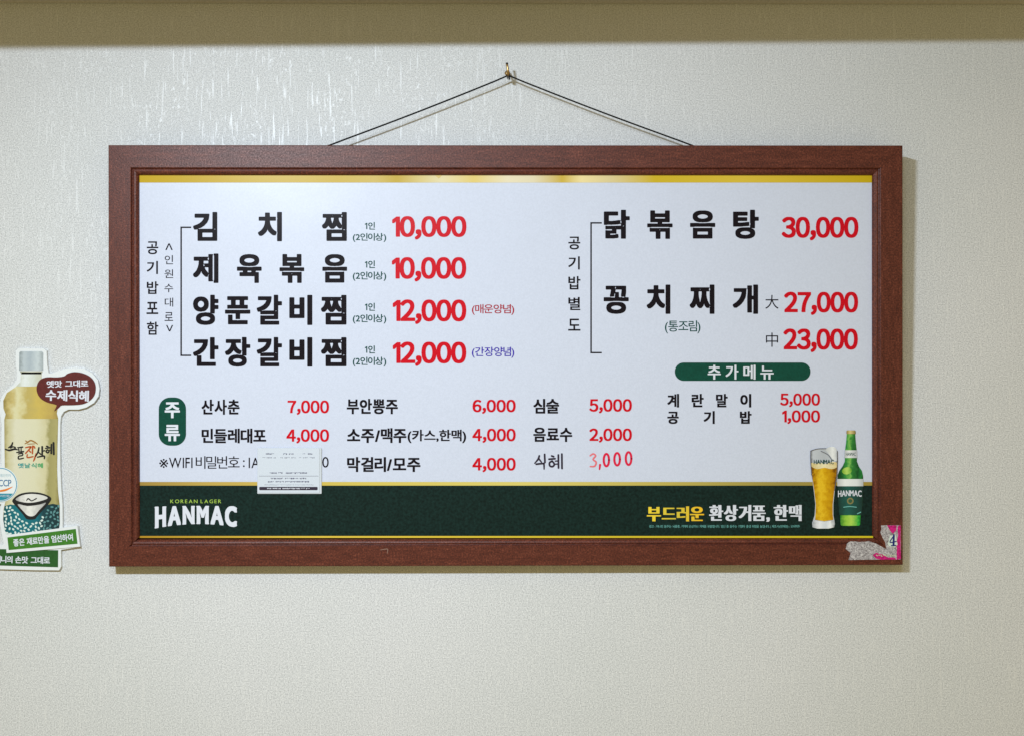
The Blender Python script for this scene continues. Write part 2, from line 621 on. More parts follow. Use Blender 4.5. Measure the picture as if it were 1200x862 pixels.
def stroke_items(strokes):
    """pen or brush strokes: list of [(x, y, width), ...] -> flat ribbons with round ends"""
    items = []
    for st in strokes:
        st = [(p[0], p[1], p[2]) for p in st]
        P = np.array(st, float)
        # resample smoothly
        Q = []
        N = len(P)
        for i in range(N - 1):
            p0, p1, p2, p3 = P[max(i - 1, 0)], P[i], P[i + 1], P[min(i + 2, N - 1)]
            for k in range(5):
                t = k / 5
                Q.append(0.5 * ((2 * p1) + (-p0 + p2) * t + (2 * p0 - 5 * p1 + 4 * p2 - p3) * t * t + (-p0 + 3 * p1 - 3 * p2 + p3) * t ** 3))
        Q.append(P[-1])
        Q = np.array(Q)
        d = np.gradient(Q[:, :2], axis=0)
        d /= np.hypot(d[:, 0], d[:, 1])[:, None] + 1e-9
        nrm = np.c_[-d[:, 1], d[:, 0]]
        w = Q[:, 2:3] / 2
        L, R = Q[:, :2] + nrm * w, Q[:, :2] - nrm * w
        n = len(Q)
        v = np.vstack([L, R])
        f = [(i, i + 1, n + i + 1, n + i) for i in range(n - 1)]
        # round ends
        for e, s in ((0, -1), (n - 1, 1)):
            base = len(v)
            r = Q[e, 2] / 2
            arc = [Q[e, :2] + r * (math.cos(t) * nrm[e] + s * math.sin(t) * d[e]) for t in np.linspace(0, math.pi, 7)]
            v = np.vstack([v, arc])
            f.append(tuple(range(base, base + 7)))
        items.append((v, f))
    return items


def strokes(name, sts, m, parent, mapper, y):
    V, Fc, n = [], [], 0
    for q, (v, f) in enumerate(stroke_items(sts)):
        P = mapper(v, y - 0.00003 * (q % 4))
        V.append(P)
        Fc += [tuple(i + n for i in t) for t in f]
        n += len(v)
    return mesh_obj(name, np.vstack(V), Fc, m, parent)


def extruded(name, pts, m, parent, mapper, y_front, y_back, bevel=0.0, smooth=0):
    P = smooth_loop(pts, smooth) if smooth else np.asarray(pts, float)
    A = mapper(P, y_front)
    B = A.copy()
    B[:, 1] += (y_back - y_front)
    n = len(P)
    v, f = fill_loops([P])
    Fv = mapper(v, y_front)
    V = list(A) + list(B) + list(Fv)
    fc = [(i, (i + 1) % n, n + (i + 1) % n, n + i) for i in range(n)] + [tuple(2 * n + i for i in t) for t in f]
    bm = bmesh.new()
    vs = [bm.verts.new(p) for p in V]
    for t in fc: bm.faces.new([vs[i] for i in t])
    bmesh.ops.remove_doubles(bm, verts=bm.verts[:], dist=1e-6)
    return bm_obj(name, bm, m, parent)


# ================================================================== SETTING
def wall_sheet():
    xs = np.linspace(-2.6, 2.6, 2)
    bm = bmesh.new()
    for z0, z1, y0, y1 in ((-1.7, 1.9, 0.0, 0.12),):
        bmesh.ops.create_cube(bm, size=1, matrix=Matrix.Translation((0, 0.06, 0.1)) @ Matrix.Diagonal((5.2, 0.12, 3.6, 1)))
    o = bm_obj('wall', bm, M_WALL)
    tag(o, 'pale pearl-flecked wallpapered wall behind the framed menu', kind='structure')
    return o


wall_sheet()
zs = float(on_wall([(600, 5)])[0, 2])


def soffit():
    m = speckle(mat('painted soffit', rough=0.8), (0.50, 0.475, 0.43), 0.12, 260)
    bm = bmesh.new()
    def depth(x): return SOFFIT_D - 0.062 * x
    P = [(-2.6, 0.0), (2.6, 0.0), (2.6, -depth(2.6)), (-2.6, -depth(-2.6))]
    lo = [bm.verts.new((x, y, zs)) for x, y in P]
    hi = [bm.verts.new((x, y, zs + 0.4)) for x, y in P]
    bm.faces.new(lo); bm.faces.new(hi)
    for k in range(4): bm.faces.new((lo[k], lo[(k + 1) % 4], hi[(k + 1) % 4], hi[k]))
    bmesh.ops.bevel(bm, geom=bm.edges[:], offset=0.002, segments=2, affect='EDGES')
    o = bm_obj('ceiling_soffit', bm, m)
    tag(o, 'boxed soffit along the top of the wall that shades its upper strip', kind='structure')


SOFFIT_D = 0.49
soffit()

# ================================================================== FRAMED MENU BOARD
board = empty('menu_board', B_M)
tag(board, 'large white restaurant menu board in a red-brown wood frame hanging from a black cord', 'menu board')

# cross-section of a rail: (distance in from the outer edge, depth behind the front face), metres
MM = 0.001257
prof = [(0, .020), (0, .0016), (.0005, .0005), (.0016, 0), (26.0 * MM, 0), (26.6 * MM, .0006), (27.0 * MM, .0030), (27.6 * MM, .0034), (28.4 * MM, .0026),
        (29.8 * MM, .0022), (31.6 * MM, .0028), (33.2 * MM, .0046), (34.0 * MM, .0068), (34.2 * MM, .0098), (34.2 * MM, .020)]
SHEET_Y = 0.0085


def rail(side, m):
    W, H = BW / 2, BH
    bm = bmesh.new()
    A, B = [], []
    for d, y in prof:
        if side == 'bottom': d *= 0.905
        if side == 'top': p, q = (-W + d, y, H - d), (W - d, y, H - d)
        if side == 'bottom': p, q = (-W + d, y, d), (W - d, y, d)
        if side == 'left': p, q = (-W + d, y, d), (-W + d, y, H - d)
        if side == 'right': p, q = (W - d, y, d), (W - d, y, H - d)
        A.append(bm.verts.new(p))
        B.append(bm.verts.new(q))
    n = len(prof)
    for i in range(n): bm.faces.new((A[i], A[(i + 1) % n], B[(i + 1) % n], B[i]))
    bm.faces.new(A)
    bm.faces.new(B[::-1])
    # a hair of separation at the mitres
    c = Vector((sum(v.co.x for v in bm.verts) / len(bm.verts), 0, sum(v.co.z for v in bm.verts) / len(bm.verts)))
    for v in bm.verts:
        if side in ('top', 'bottom'): v.co.x += 0.00015 * (1 if v.co.x < 0 else -1)
        else: v.co.z += 0.00015 * (1 if v.co.z < H / 2 else -1)
    o = bm_obj('frame_rail', bm, m, board)
    return o


rail('top', M_WOOD_H)
rail('bottom', M_WOOD_H)
rail('left', M_WOOD_V)
rail('right', M_WOOD_V)
bm = bmesh.new()
bmesh.ops.create_cube(bm, size=1, matrix=Matrix.Translation((0, 0.0145, BH / 2)) @ Matrix.Diagonal((BW - .070, 0.005, BH - .070, 1)))
bm_obj('backing_panel', bm, M_BACK, board)

bm = bmesh.new()
e = 30 * MM
_z0, _z1 = .041, BH - .041
vs = [bm.verts.new(p) for p in ((-BW / 2 + .0425, SHEET_Y, .0425), (BW / 2 - .0425, SHEET_Y, .0425), (BW / 2 - .0425, SHEET_Y, BH - .0425), (-BW / 2 + .0425, SHEET_Y, BH - .0425))]
bmesh.ops.delete(bm, geom=vs, context='VERTS')
bmesh.ops.create_cube(bm, size=1, matrix=Matrix.Translation((0, SHEET_Y + .0008, BH / 2)) @ Matrix.Diagonal((BW - 2 * .0425, .0016, BH - 2 * .0425, 1)))
sheet = bm_obj('menu_sheet', bm, M_SHEET, board)

L1, L2, L3, L4, L5, L6 = [SHEET_Y - 0.00022 * k for k in range(1, 7)]
ob = on_board
TX = dict(parent=sheet, mapper=ob)

# bands
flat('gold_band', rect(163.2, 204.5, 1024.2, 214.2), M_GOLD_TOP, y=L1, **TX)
flat('gold_ornament', [(508, 204), (520, 204), (514, 209.5)], M_ORN, y=L2, **TX)
flat('footer_band', rect(161.8, 567.8, 1023.2, 628.2), M_BAND, y=L1, **TX)
flat('gold_rule', rect(161.8, 564.0, 1023.2, 568.3), M_GOLD_MID, y=L2, **TX)
flat('gold_rule', rect(161.8, 627.3, 1023.2, 629.5), M_GOLD_LOW, y=L2, **TX)

# main dishes, left
B = dict(rx=0.047, ry=0.036, cap=.64)
x4 = [(226.2, 256), (263.6, 293.3), (300.8, 330.4), (339, 366), (376.2, 406)]
row('menu_character', '김치찜', [(226.3, 254.6), (302.3, 330.4), (377.4, 406.4)], 248.6, 283.0, M_BLACK, y=L1, **B, **TX)
row('menu_character', '제육볶음', [(226.2, 256), (277.6, 306.6), (327.5, 356.5), (377.7, 406.7)], 297.2, 331.8, M_BLACK, y=L1, **B, **TX)
row('menu_character', '양푼갈비찜', x4, 345.6, 381.0, M_BLACK, y=L1, **B, **TX)
row('menu_character', '간장갈비찜', x4, 395.0, 429.6, M_BLACK, y=L1, **B, **TX)
for (a, b, c, d) in ((260.5, 269.3, 273.3, 283.8), (305.3, 314.3, 318.3, 329.3), (355, 364.3, 368.3, 379.3), (404.8, 414, 418, 429.3)):
    text('portion_note', '1인', 427.6, 439.4, a, b, M_GRN, y=L1, rx=0.024, gap=.10, **TX)
    text('portion_note', '(2인이상)', 413.4, 452.6, c, d, M_GRN, y=L1, rx=0.022, gap=.03, **TX)
D = dict(rx=0.045, ry=0.030, gap=-0.01)
for s, x0, x1, a, b in (('10,000', 459.5, 546.6, 253.5, 278.0), ('10,000', 459.2, 546.4, 301.5, 327.0), ('12,000', 460.2, 546.4, 351, 376.8), ('12,000', 460.2, 546.4, 400.3, 425.8),
                        ('30,000', 916, 1006, 254.4, 279), ('27,000', 918.8, 1005.6, 342.0, 366.4), ('23,000', 918, 1005.3, 385.0, 409.8)):
    text('price', full(s), x0, x1, a, b, M_RED, y=L1, **D, **TX)
text('flavour_note', '(매운양념)', 553, 602.6, 356.6, 369.2, M_DRED, y=L1, rx=0.014, gap=.03, **TX)
text('flavour_note', '(간장양념)', 553, 602.6, 406.4, 419.2, M_BLUE, y=L1, rx=0.014, gap=.03, **TX)
C1 = dict(rx=0.022)
column('side_note', '공기밥포함', [(172, 185.5, 283, 298.2), (172, 185, 306, 321.3), (172, 185.6, 329.8, 344.7), (171.6, 185.4, 354, 368.2), (172, 185.6, 377, 392.4)], M_BLACK, y=L1, **C1, **TX)
column('side_note', '<인원수대로>', [(193.8, 202.4, 285.4, 293.2), (193, 202.8, 299.2, 309.8), (192.6, 202.9, 315.8, 326), (192.6, 202.8, 332.8, 342.7), (193, 202.9, 349, 359.5), (192.8, 202.8, 366, 376.2), (194.6, 202.8, 381, 388.4)],
       M_BLACK, y=L1, rx=.006, **TX)
column('side_note', '공기밥별도', [(666, 680, 277.5, 292.6), (666, 679.4, 300.6, 316), (666, 680.2, 323.7, 339.4), (666, 680, 348.2, 363.6), (665.8, 680.2, 373.6, 387.6)], M_BLACK, y=L1, **C1, **TX)


def bracket(x, t, b, x2, w=1.7):
    v = [(x, t), (x2, t), (x2, t + w), (x + w, t + w), (x + w, b - w), (x2, b - w), (x2, b), (x, b)]
    flat('bracket_line', v, M_BLACK, y=L1, **TX)


bracket(211.4, 265.8, 417.2, 224)
bracket(691.8, 260.6, 414.0, 705.2)

# main dishes, right
x5 = [(707.6, 738), (758.4, 788.2), (808.6, 838.2), (859, 889.2)]
row('menu_character', '닭볶음탕', x5, 246, 280.2, M_BLACK, y=L1, **B, **TX)
row('menu_character', '꽁치찌개', [(707.4, 736.8), (757.8, 785.6), (808.2, 837.3), (858.6, 888.4)], 333.6, 368, M_BLACK, y=L1, **B, **TX)
text('dish_note', '(통조림)', 779.2, 820.8, 375.6, 390.8, M_GRN, y=L1, rx=.010, gap=.02, **TX)
text('size_mark', '大', 896.8, 912.4, 345.8, 362, M_BLACK, y=L1, **TX)
text('size_mark', '中', 897.6, 911.8, 389.8, 406.4, M_BLACK, y=L1, **TX)

# drinks
flat('heading_badge', rrect(186, 465.2, 218, 521.6, 13.5), M_BADGE, y=L1, **TX)
H_ = dict(rx=0.030, ry=.022)
column('badge_lettering', '주류', [(193, 210.8, 470.8, 489.4), (193, 210.8, 497.2, 516.4)], M_WHITE, y=L2, rx=.034, **TX)
S_ = dict(rx=0.040, ry=.030, gap=.055)
text('drink_name', '산사춘', 236.2, 280.8, 467.6, 485.4, M_BLACK, y=L1, **S_, **TX)
text('drink_name', '민들레대포', 236.2, 312, 501.6, 518.8, M_BLACK, y=L1, **S_, **TX)
text('drink_name', '부안뽕주', 406.3, 466.2, 466.8, 484.7, M_BLACK, y=L1, **S_, **TX)
text('drink_name', '소주/맥주', 406.7, 476.3, 501, 518.4, M_BLACK, y=L1, **S_, **TX)
text('drink_note', '(카스,한맥)', 477.6, 546.3, 502.8, 518.6, M_BLACK, y=L1, rx=.032, ry=.022, gap=.04, **TX)
text('drink_name', '막걸리/모주', 406.7, 492.7, 534.8, 552.4, M_BLACK, y=L1, **S_, **TX)
text('drink_name', '심술', 625, 655.2, 466.8, 484, M_BLACK, y=L1, **S_, **TX)
text('drink_name', '음료수', 625, 670.6, 500.4, 517.2, M_BLACK, y=L1, **S_, **TX)
D2 = dict(rx=0.039, ry=.028, gap=.035)
for s, x0, x1, a, b in (('7,000', 337, 385.6, 468.7, 483.7), ('4,000', 335.6, 385.6, 502.4, 517.1), ('6,000', 553.7, 604.3, 467.8, 482.5), ('4,000', 553.5, 604.3, 501.7, 516.5),
                        ('4,000', 553.5, 604.3, 535.8, 550.8), ('5,000', 690.6, 740.5, 467, 481.9), ('2,000', 690.6, 740.5, 501.4, 516.2), ('5,000', 914.2, 961, 460.5, 474.8), ('1,000', 916.6, 961, 480.2, 494.5)):
    text('price', full(s), x0, x1, a, b, M_RED, y=L1, **D2, **TX)
text('wifi_note', '※', 186.6, 197, 537, 547.6, M_BLACK, y=L1, **TX)
text('wifi_note', 'WIFI', 198, 225.6, 535.6, 547.8, M_BLACK, y=L1, gap=.12, rx=.008, **TX)
text('wifi_note', '비밀번호', 229.3, 280.8, 533.8, 548.6, M_BLACK, y=L1, gap=.05, rx=.006, **TX)
text('wifi_note', ':', 284.7, 286.7, 538.6, 546.6, M_BLACK, y=L1, rx=.006, **TX)
text('wifi_note', 'IA', 291.4, 304.0, 535.6, 547.8, M_BLACK, y=L1, gap=.12, rx=.006, **TX)
text('wifi_note', '0', 377.6, 385.2, 534.8, 547.2, M_BLACK, y=L1, rx=.006, **TX)

# handwriting in marker
ink = 2.2
strokes('handwritten_name', [
    [(632, 533.5, ink), (630.5, 537.5, ink), (626.5, 542.2, 1.4)], [(631.5, 537, ink), (634.5, 540.8, 1.6)],
    [(638.2, 531.8, ink), (638.6, 541.2, ink)], [(628.4, 543.2, ink), (636.2, 542.4, ink), (637.4, 543.2, ink), (637.6, 549.0, 1.5)],
    [(646.5, 533.6, ink), (648.8, 534.4, ink)], [(643.4, 537.4, ink), (650.4, 536.8, ink)], [(647, 539.6, ink), (644, 541.6, ink), (644.4, 545.2, ink), (647.6, 546.0, ink), (649.6, 543.2, ink), (647.2, 539.8, ink)],
    [(650.8, 539.6, 1.6), (654, 539.4, 1.6)], [(650.8, 543.2, 1.6), (654, 543.0, 1.6)], [(654.3, 532.4, ink), (654.5, 547.6, ink)], [(658.4, 531.4, ink), (658.6, 548.2, ink)]],
    mat('marker black', (0.02, 0.012, 0.03), .5), sheet, ob, L1)
mk = mat('marker red', (0.66, 0.012, 0.055), .5, .3)
mkp = mat('faded marker red', (0.72, 0.16, 0.19), .5, .3)


def zero(cx, cy, w, h, t=2.1):
    P = ellipse(cx, cy, w, h, 10)
    return [(x, y, t) for x, y in P + P[:1]]


strokes('handwritten_price', [[(691.6, 533.4, 1.7), (695.2, 531.2, 1.9), (698.0, 533.6, 2.0), (695.0, 537.6, 1.9), (698.6, 541.0, 2.1), (696.8, 545.6, 2.0), (691.6, 546.0, 1.6)]], mkp, sheet, ob, L1)
strokes('handwritten_price', [[(703.2, 544.0, 2.6), (702.6, 549.2, 1.8)], zero(710.6, 538.4, 3.1, 7.2, 2.6), zero(723.2, 537.4, 3.3, 7.2, 2.6), zero(736.6, 536.6, 3.3, 7.4, 2.6)], mk, sheet, ob, L1)

# extra menu
flat('heading_badge', rrect(790.8, 424.6, 949.8, 446, 10.4), M_BADGE, y=L1, **TX)
row('badge_character', '추가메뉴', [(829.3, 844.7), (850.3, 865.4), (871, 885.4), (891, 906.7)], 427.4, 444.4, M_WHITE, y=L2, rx=.028, ry=.02, **TX)
row('menu_character', '계란말이', [(782, 795.8), (810.5, 824.6), (839, 852.8), (867.5, 880.4)], 461, 476.9, M_BLACK, y=L1, rx=.044, ry=.034, **TX)
row('menu_character', '공기밥', [(782, 795.4), (824.6, 837.6), (867, 880.8)], 481, 496.2, M_BLACK, y=L1, rx=.044, ry=.034, **TX)


# brewery footer
def arch(x0, x1, t0, tc, b0, bc, xc=0.54):
    def w(u, t):
        k = ((u - xc) / 0.54) ** 2
        top = tc + (t0 - tc) * k
        bot = bc + (b0 - bc) * k
        return x0 + u * (x1 - x0), top + (1 - t) * (bot - top)
    return w


text('logo_lettering', 'HANMAC', 0, 1, 0, 1, M_WHITE, y=L2, rx=.078, ry=.040, gap=.085, warp=arch(181.2, 277.8, 592.8, 591.8, 619.0, 613.6), **TX)
text('logo_lettering', 'KOREAN LAGER', 199.6, 259.2, 584.6, 588.9, M_LIME, y=L2, rx=.012, gap=.24, **TX)
text('slogan', '부드러운', 757.9, 825.2, 592.6, 610.2, M_SLOGAN, y=L2, rx=.070, ry=.010, gap=.03, **TX)
text('slogan', '환상거품,', 830.9, 902.2, 591.0, 609.8, M_WHITE, y=L2, rx=.070, ry=.010, gap=.03, **TX)
text('slogan', '한맥', 906.4, 939.6, 591.0, 609.8, M_WHITE, y=L2, rx=.070, ry=.010, gap=.03, **TX)
text('small_print', '경고 : 지나친 음주는 뇌졸중, 기억력 손상이나 치매를 유발합니다. 임신 중 음주는 기형아 출생 위험을 높입니다. | 제조사(판매원) : 오비맥주', 760.7, 937.4, 614.4, 618.2, M_TEALINK, y=L2, gap=.06, **TX)

# beer bottle picture
bottle = flat('beer_bottle_picture', [(992.4, 507), (1002, 507), (1002.8, 517), (1004, 528), (1004.2, 540), (1006.5, 546), (1010, 551), (1011.4, 557), (1011.5, 566), (1010.8, 590), (1008.6, 605), (1008.2, 613.5), (1006.8, 615.6),
              (986, 615.6), (984.6, 613.5), (984.4, 604), (982.4, 590), (981.3, 566), (981.6, 556), (983.6, 551), (987.6, 545.5), (990, 540), (990.2, 528), (991.6, 517)],
              printed('bottle green print', [(0, (.002, .02, .008)), (0.14, (.004, .08, .02)), (0.34, (.03, .26, .05)), (0.46, (.20, .50, .10)), (0.56, (.03, .22, .04)), (0.78, (.004, .07, .018)), (0.93, (.015, .20, .04)), (1, (.002, .03, .008))],
                      noise=.35, nscale=160), y=L3, **TX)
flat('bottle_cap_print', [(992, 504.6), (993, 503.8), (1001.6, 503.8), (1002.6, 504.6), (1002.8, 508), (991.9, 508)], printed('cap gold', [(0, (.25, .17, .04)), (.4, (.68, .55, .25)), (1, (.2, .14, .03))]), y=L4, **TX)
flat('neck_label_print', [(989.8, 527), (1004.2, 527), (1004.6, 536), (989.5, 536)], printed('label silver', [(0, (.42, .44, .46)), (.35, (.78, .8, .82)), (1, (.42, .44, .48))]), y=L4, **TX)
text('label_lettering', 'HANMAC', 991.4, 1002.8, 529.6, 533.4, M_GRN, y=L5, gap=.04, **TX)
flat('shoulder_gleam_print', ellipse(992.6, 551, 5.8, 4.2, 20, -12), printed('lime gleam', [(0, (.22, .42, .04)), (.5, (.46, .68, .14)), (1, (.10, .34, .03))], noise=.4, nscale=200), y=L4, **TX)
flat('label_band_print', [(981.2, 560.6), (1011.7, 560.6), (1011.7, 569), (981.2, 569)], printed('label silver wide', [(0, (.5, .52, .54)), (.3, (.82, .84, .86)), (.75, (.72, .75, .78)), (1, (.45, .48, .5))]), y=L4, **TX)
flat('label_field_print', [(981.6, 569), (1011.4, 569), (1010.6, 590), (1009.4, 602.6), (983.6, 602.6), (982.2, 590)], printed('label dark green', [(0, (.006, .03, .028)), (.4, (.012, .10, .085)), (1, (.006, .028, .026))], noise=.3, nscale=150), y=L4, **TX)
text('label_lettering', 'HANMAC', 0, 1, 0, 1, M_WHITE, y=L5, rx=.034, gap=.03, warp=arch(982.0, 1009.8, 574.2, 573.8, 582.0, 580.6), **TX)
flat('label_emblem_print', ellipse(996.4, 586.3, 3.9, 3.9), mat('emblem gold', (.22, .20, .08), .35), y=L5, **TX)
flat('label_emblem_print', ellipse(996.4, 586.3, 2.2, 2.2), mat('emblem green', (.03, .10, .06), .35), y=L6, **TX)
strokes('label_emblem_print', [[(988.6, 593.6, .9), (996, 592.8, .9), (1003.6, 593.6, .9)], [(1004.8, 601.2, 1.1), (1008.6, 599.4, 1.1)]], M_TEALINK, sheet, ob, L5)
flat('bottle_foot_print', [(984.7, 603.2), (1008.2, 603.2), (1008, 613.6), (1006.6, 615.2), (986.2, 615.2), (984.9, 613.6)], printed('lime foot', [(0, (.02, .20, .02)), (.3, (.30, .58, .06)), (.55, (.42, .66, .10)), (.9, (.03, .40, .05)), (1, (.01, .2, .02))], noise=.3, nscale=260), y=L4, **TX)

# beer glass picture
glass = flat('beer_glass_picture', [(949.9, 527.6), (958, 525.6), (968, 525.2), (976, 525.4), (981.0, 528), (981.3, 540), (980.6, 556), (978.2, 574), (976.6, 590), (976.6, 603), (978.4, 613), (977.6, 617.2), (971, 618.8), (958, 618.8),
             (952.2, 617.2), (951.6, 612.4), (954.6, 603), (955.4, 590), (953.6, 574), (951.0, 556), (950.0, 540)],
             printed('glass grey print', [(0, (.16, .17, .19)), (.10, (.52, .55, .61)), (.5, (.44, .47, .52)), (.90, (.54, .57, .62)), (1, (.12, .13, .15))], noise=.12, nscale=260), y=L3, **TX)
flat('beer_print', [(950.6, 545), (958, 543.6), (966, 544.8), (973, 543.2), (980.8, 545.2), (980.2, 556), (977.6, 574), (975.8, 590), (975.8, 602), (976.6, 608.4), (966, 610.0), (955.2, 608.4), (955.8, 600), (956.0, 590), (954.2, 574), (951.4, 556)],
     printed('beer amber print', [(0, (.20, .08, .001)), (.12, (.48, .24, .002)), (.40, (.78, .50, .02)), (.6, (.62, .34, .004)), (.88, (.44, .20, .002)), (1, (.18, .07, .001))], noise=.6, nscale=190), y=L4, **TX)
flat('foam_print', [(951, 546), (951.2, 541.6), (956, 542.6), (962, 541.8), (968, 542.8), (974, 540.8), (980.6, 541.4), (980.6, 547), (974, 549), (966, 547.4), (958, 549)], printed('foam cream', [(0, (.62, .5, .22)), (.5, (.82, .74, .48)), (1, (.66, .52, .24))], noise=.6, nscale=300), y=L5, smooth=3, **TX)
flat('foam_print', [(967.5, 526.4), (970, 523.8), (976, 522.8), (980, 525.2), (981, 530), (981, 539.6), (976.4, 538), (972.6, 533), (969.6, 529)], printed('foam grey', [(0, (.52, .54, .56)), (.6, (.80, .82, .84)), (1, (.50, .52, .55))], noise=.5, nscale=300), y=L4, smooth=3, **TX)
text('glass_lettering', 'HANMAC', 953.6, 977.2, 538.0, 543.2, M_GRN, y=L6, rx=.02, gap=.04, **TX)
strokes('glass_outline_print', [[(950, 527.8, .9), (958, 525.4, .8), (968, 525.0, .8)], [(950.1, 528, 1.0), (950.1, 540, 1.0), (951.2, 556, .9)], [(981.1, 528, 1.0), (981.3, 540, 1.0), (980.6, 556, .9), (978, 574, .8)],
        [(962, 528, .7), (970, 532, .8), (974.6, 538, .7)]], mat('outline grey', (.12, .12, .14), .35), sheet, ob, L6)
flat('glass_foot_print', [(954.6, 609), (966, 610.6), (976.8, 609), (978.4, 613.4), (977.4, 617), (971, 618.6), (958, 618.6), (952.4, 617), (951.8, 613)], printed('foot silver', [(0, (.35, .38, .42)), (.3, (.82, .84, .9)), (.6, (.62, .66, .74)), (.8, (.86, .88, .92)), (1, (.25, .27, .3))], noise=.25, nscale=300), y=L5, **TX)
# the sheet's own wear on the lower rail
strokes('paint_chip', [[(446, 643.6, .8), (450, 643.0, 1.0), (454.2, 642.8, 1.1), (453.8, 647.6, .8)]], mat('bare chipped wood', (.22, .13, .10), .7), board, ob, -0.00012)

# cord (tied to the back of the frame) and its knot
def world_to_board(P):
    return [tuple(B_M.inverted() @ Vector(p)) for p in P]


def tube(name, pts, r, m, parent=None, seg=10, smooth=True):
    P = [Vector(p) for p in pts]
    bm = bmesh.new()
    rings = []
    up = None
    for i, p in enumerate(P):
        d = (P[min(i + 1, len(P) - 1)] - P[max(i - 1, 0)]).normalized()
        if up is None:
            up = d.orthogonal().normalized()
        up = (up - d * up.dot(d)).normalized()
        s = d.cross(up)
        rr = r[i] if isinstance(r, (list, tuple)) else r
        rings.append([bm.verts.new(p + (up * math.cos(2 * math.pi * k / seg) + s * math.sin(2 * math.pi * k / seg)) * rr) for k in range(seg)])
    for a, b in zip(rings, rings[1:]):
        for k in range(seg): bm.faces.new((a[k], a[(k + 1) % seg], b[(k + 1) % seg], b[k]))
    bm.faces.new(rings[0][::-1])
    bm.faces.new(rings[-1])
    return bm_obj(name, bm, m, parent, smooth)


CY = -0.018
apex = on_wall([(595.8, 89.0)], CY)[0]
cl = on_wall([(388, 169.6)], CY)[0]
cr = on_wall([(806, 168.6)], CY)[0]
dl = (cl - apex) / np.linalg.norm(cl - apex)
dr_ = (cr - apex) / np.linalg.norm(cr - apex)
pts = [cl + dl * .03 + np.array([0, .000, 0])]
for k in range(1, 13):
    t = k / 13
    p = cl + (apex - cl) * t
    p = p + np.array([0, 0, -0.0016 * math.sin(math.pi * t)])
    pts.append(p)
pts += [apex + np.array([-.002, 0, -.0002]), apex + np.array([0, -0.0006, .0008]), apex + np.array([.002, 0, -.0002])]
for k in range(1, 13):
    t = k / 13
    p = apex + (cr - apex) * t
    p = p + np.array([0, 0, -0.0016 * math.sin(math.pi * t)])
    pts.append(p)
pts.append(cr + dr_ * .03)
tube('hanging_cord', world_to_board(pts), 0.00122, M_CORD, board, 8)
kn = []
for k in range(40):
    t = k / 39
    a = t * 2 * math.pi * 3.2
    kn.append(apex + np.array([0.0021 * math.cos(a), 0.0021 * math.sin(a) - 0.0008, 0.0022 - 0.0075 * t]))
tube('cord_knot', world_to_board(kn), 0.00085, M_CORD, board, 7)
# keyhole hangers that hold the cord behind the top rail
for side in (-1, 1):
    bm = bmesh.new()
    q = cl + dl * .03 if side < 0 else cr + dr_ * .03
    bq = B_M.inverted() @ Vector(q)
    bmesh.ops.create_cube(bm, size=1, matrix=Matrix.Translation((bq.x, 0.0212, min(bq.z, BH - 0.034))) @ Matrix.Diagonal((.010, .002, .016, 1)))
    bm_obj('hanger_plate', bm, M_BRASS, board)

# ================================================================== HOOK IN THE WALL
hk = on_wall([(594.6, 84)], CY)[0]
hook = empty('wall_hook', loc=(float(hk[0]), 0.0, float(hk[2])))
tag(hook, 'small aged brass screw hook in the wall holding the black cord above the frame', 'hook')
tube('screw_shank', [(0, 0.004, .0035), (0, -.005, .0035), (0, -.010, .0035)], [.0017, .0017, .0016], M_STEEL, hook, 10)
col = []
for k in range(15):
    t = k / 14
    a = math.pi * (0.5 + 1.25 * t)
    col.append((0.0008, -.0245 - 0.0065 * -math.cos(a) * -1 + 0.0, 0.0))
arc = [(x, y + .006, z) for x, y, z in [(0, -.016, .0035), (0.0, -.0185, .002), (0.0006, -.0205, -.003), (.001, -.0235, -.0068), (.0012, -.0275, -.0064), (.0010, -.0300, -.002), (.0002, -.0306, .004), (-.0006, -.0302, .0085)]]
Pp = []
for i in range(len(arc) - 1):
    p0, p1, p2, p3 = [Vector(arc[max(0, min(len(arc) - 1, j))]) for j in (i - 1, i, i + 1, i + 2)]
    for k in range(5):
        t = k / 5
        Pp.append(0.5 * ((2 * p1) + (-p0 + p2) * t + (2 * p0 - 5 * p1 + 4 * p2 - p3) * t * t + (-p0 + 3 * p1 - 3 * p2 + p3) * t ** 3))
Pp.append(Vector(arc[-1]))
tube('hook_bar', Pp, 0.0017, M_BRASS, hook, 12)
bm = bmesh.new()
bmesh.ops.create_uvsphere(bm, u_segments=14, v_segments=8, radius=.0021, matrix=Matrix.Translation((-.0007, -.0242, .0095)))
bm_obj('hook_tip', bm, M_STEEL, hook, True)
bm = bmesh.new()
bmesh.ops.create_cone(bm, cap_ends=True, segments=20, radius1=.0042, radius2=.0034, depth=.0016, matrix=Matrix.Translation((0, -.0009, .0035)) @ Matrix.Rotation(math.pi / 2, 4, 'X'))
bm_obj('screw_collar', bm, M_BRASS, hook, True)

# ================================================================== SMALL NOTICE CARD ON THE SHEET
card = empty('notice_card', B_M)
tag(card, 'small white card with tiny grey print and black bar over the wifi line', 'card')
cm_ = speckle(mat('white card', rough=.3), (.59, .64, .73), .03, 500)


def card_map(P, y):
    # the card's lower edge stands a little off the sheet
    Q = ob(P, y)
    return Q


extruded('plastic_sleeve', rrect(301.6, 524.2, 376.8, 577.9, .8, 3), mat('clear sleeve edge', (.56, .60, .66), .2), card, card_map, SHEET_Y - .0017, SHEET_Y - .0006)
extruded('card_paper', rect(302.2, 524.8, 374.2, 576.9), cm_, card, card_map, SHEET_Y - .0023, SHEET_Y - .00175)
CYF = SHEET_Y - .0025
gm = mat('faint grey print', (.26, .27, .33), .4)
gm2 = mat('grey print', (.12, .12, .19), .4)


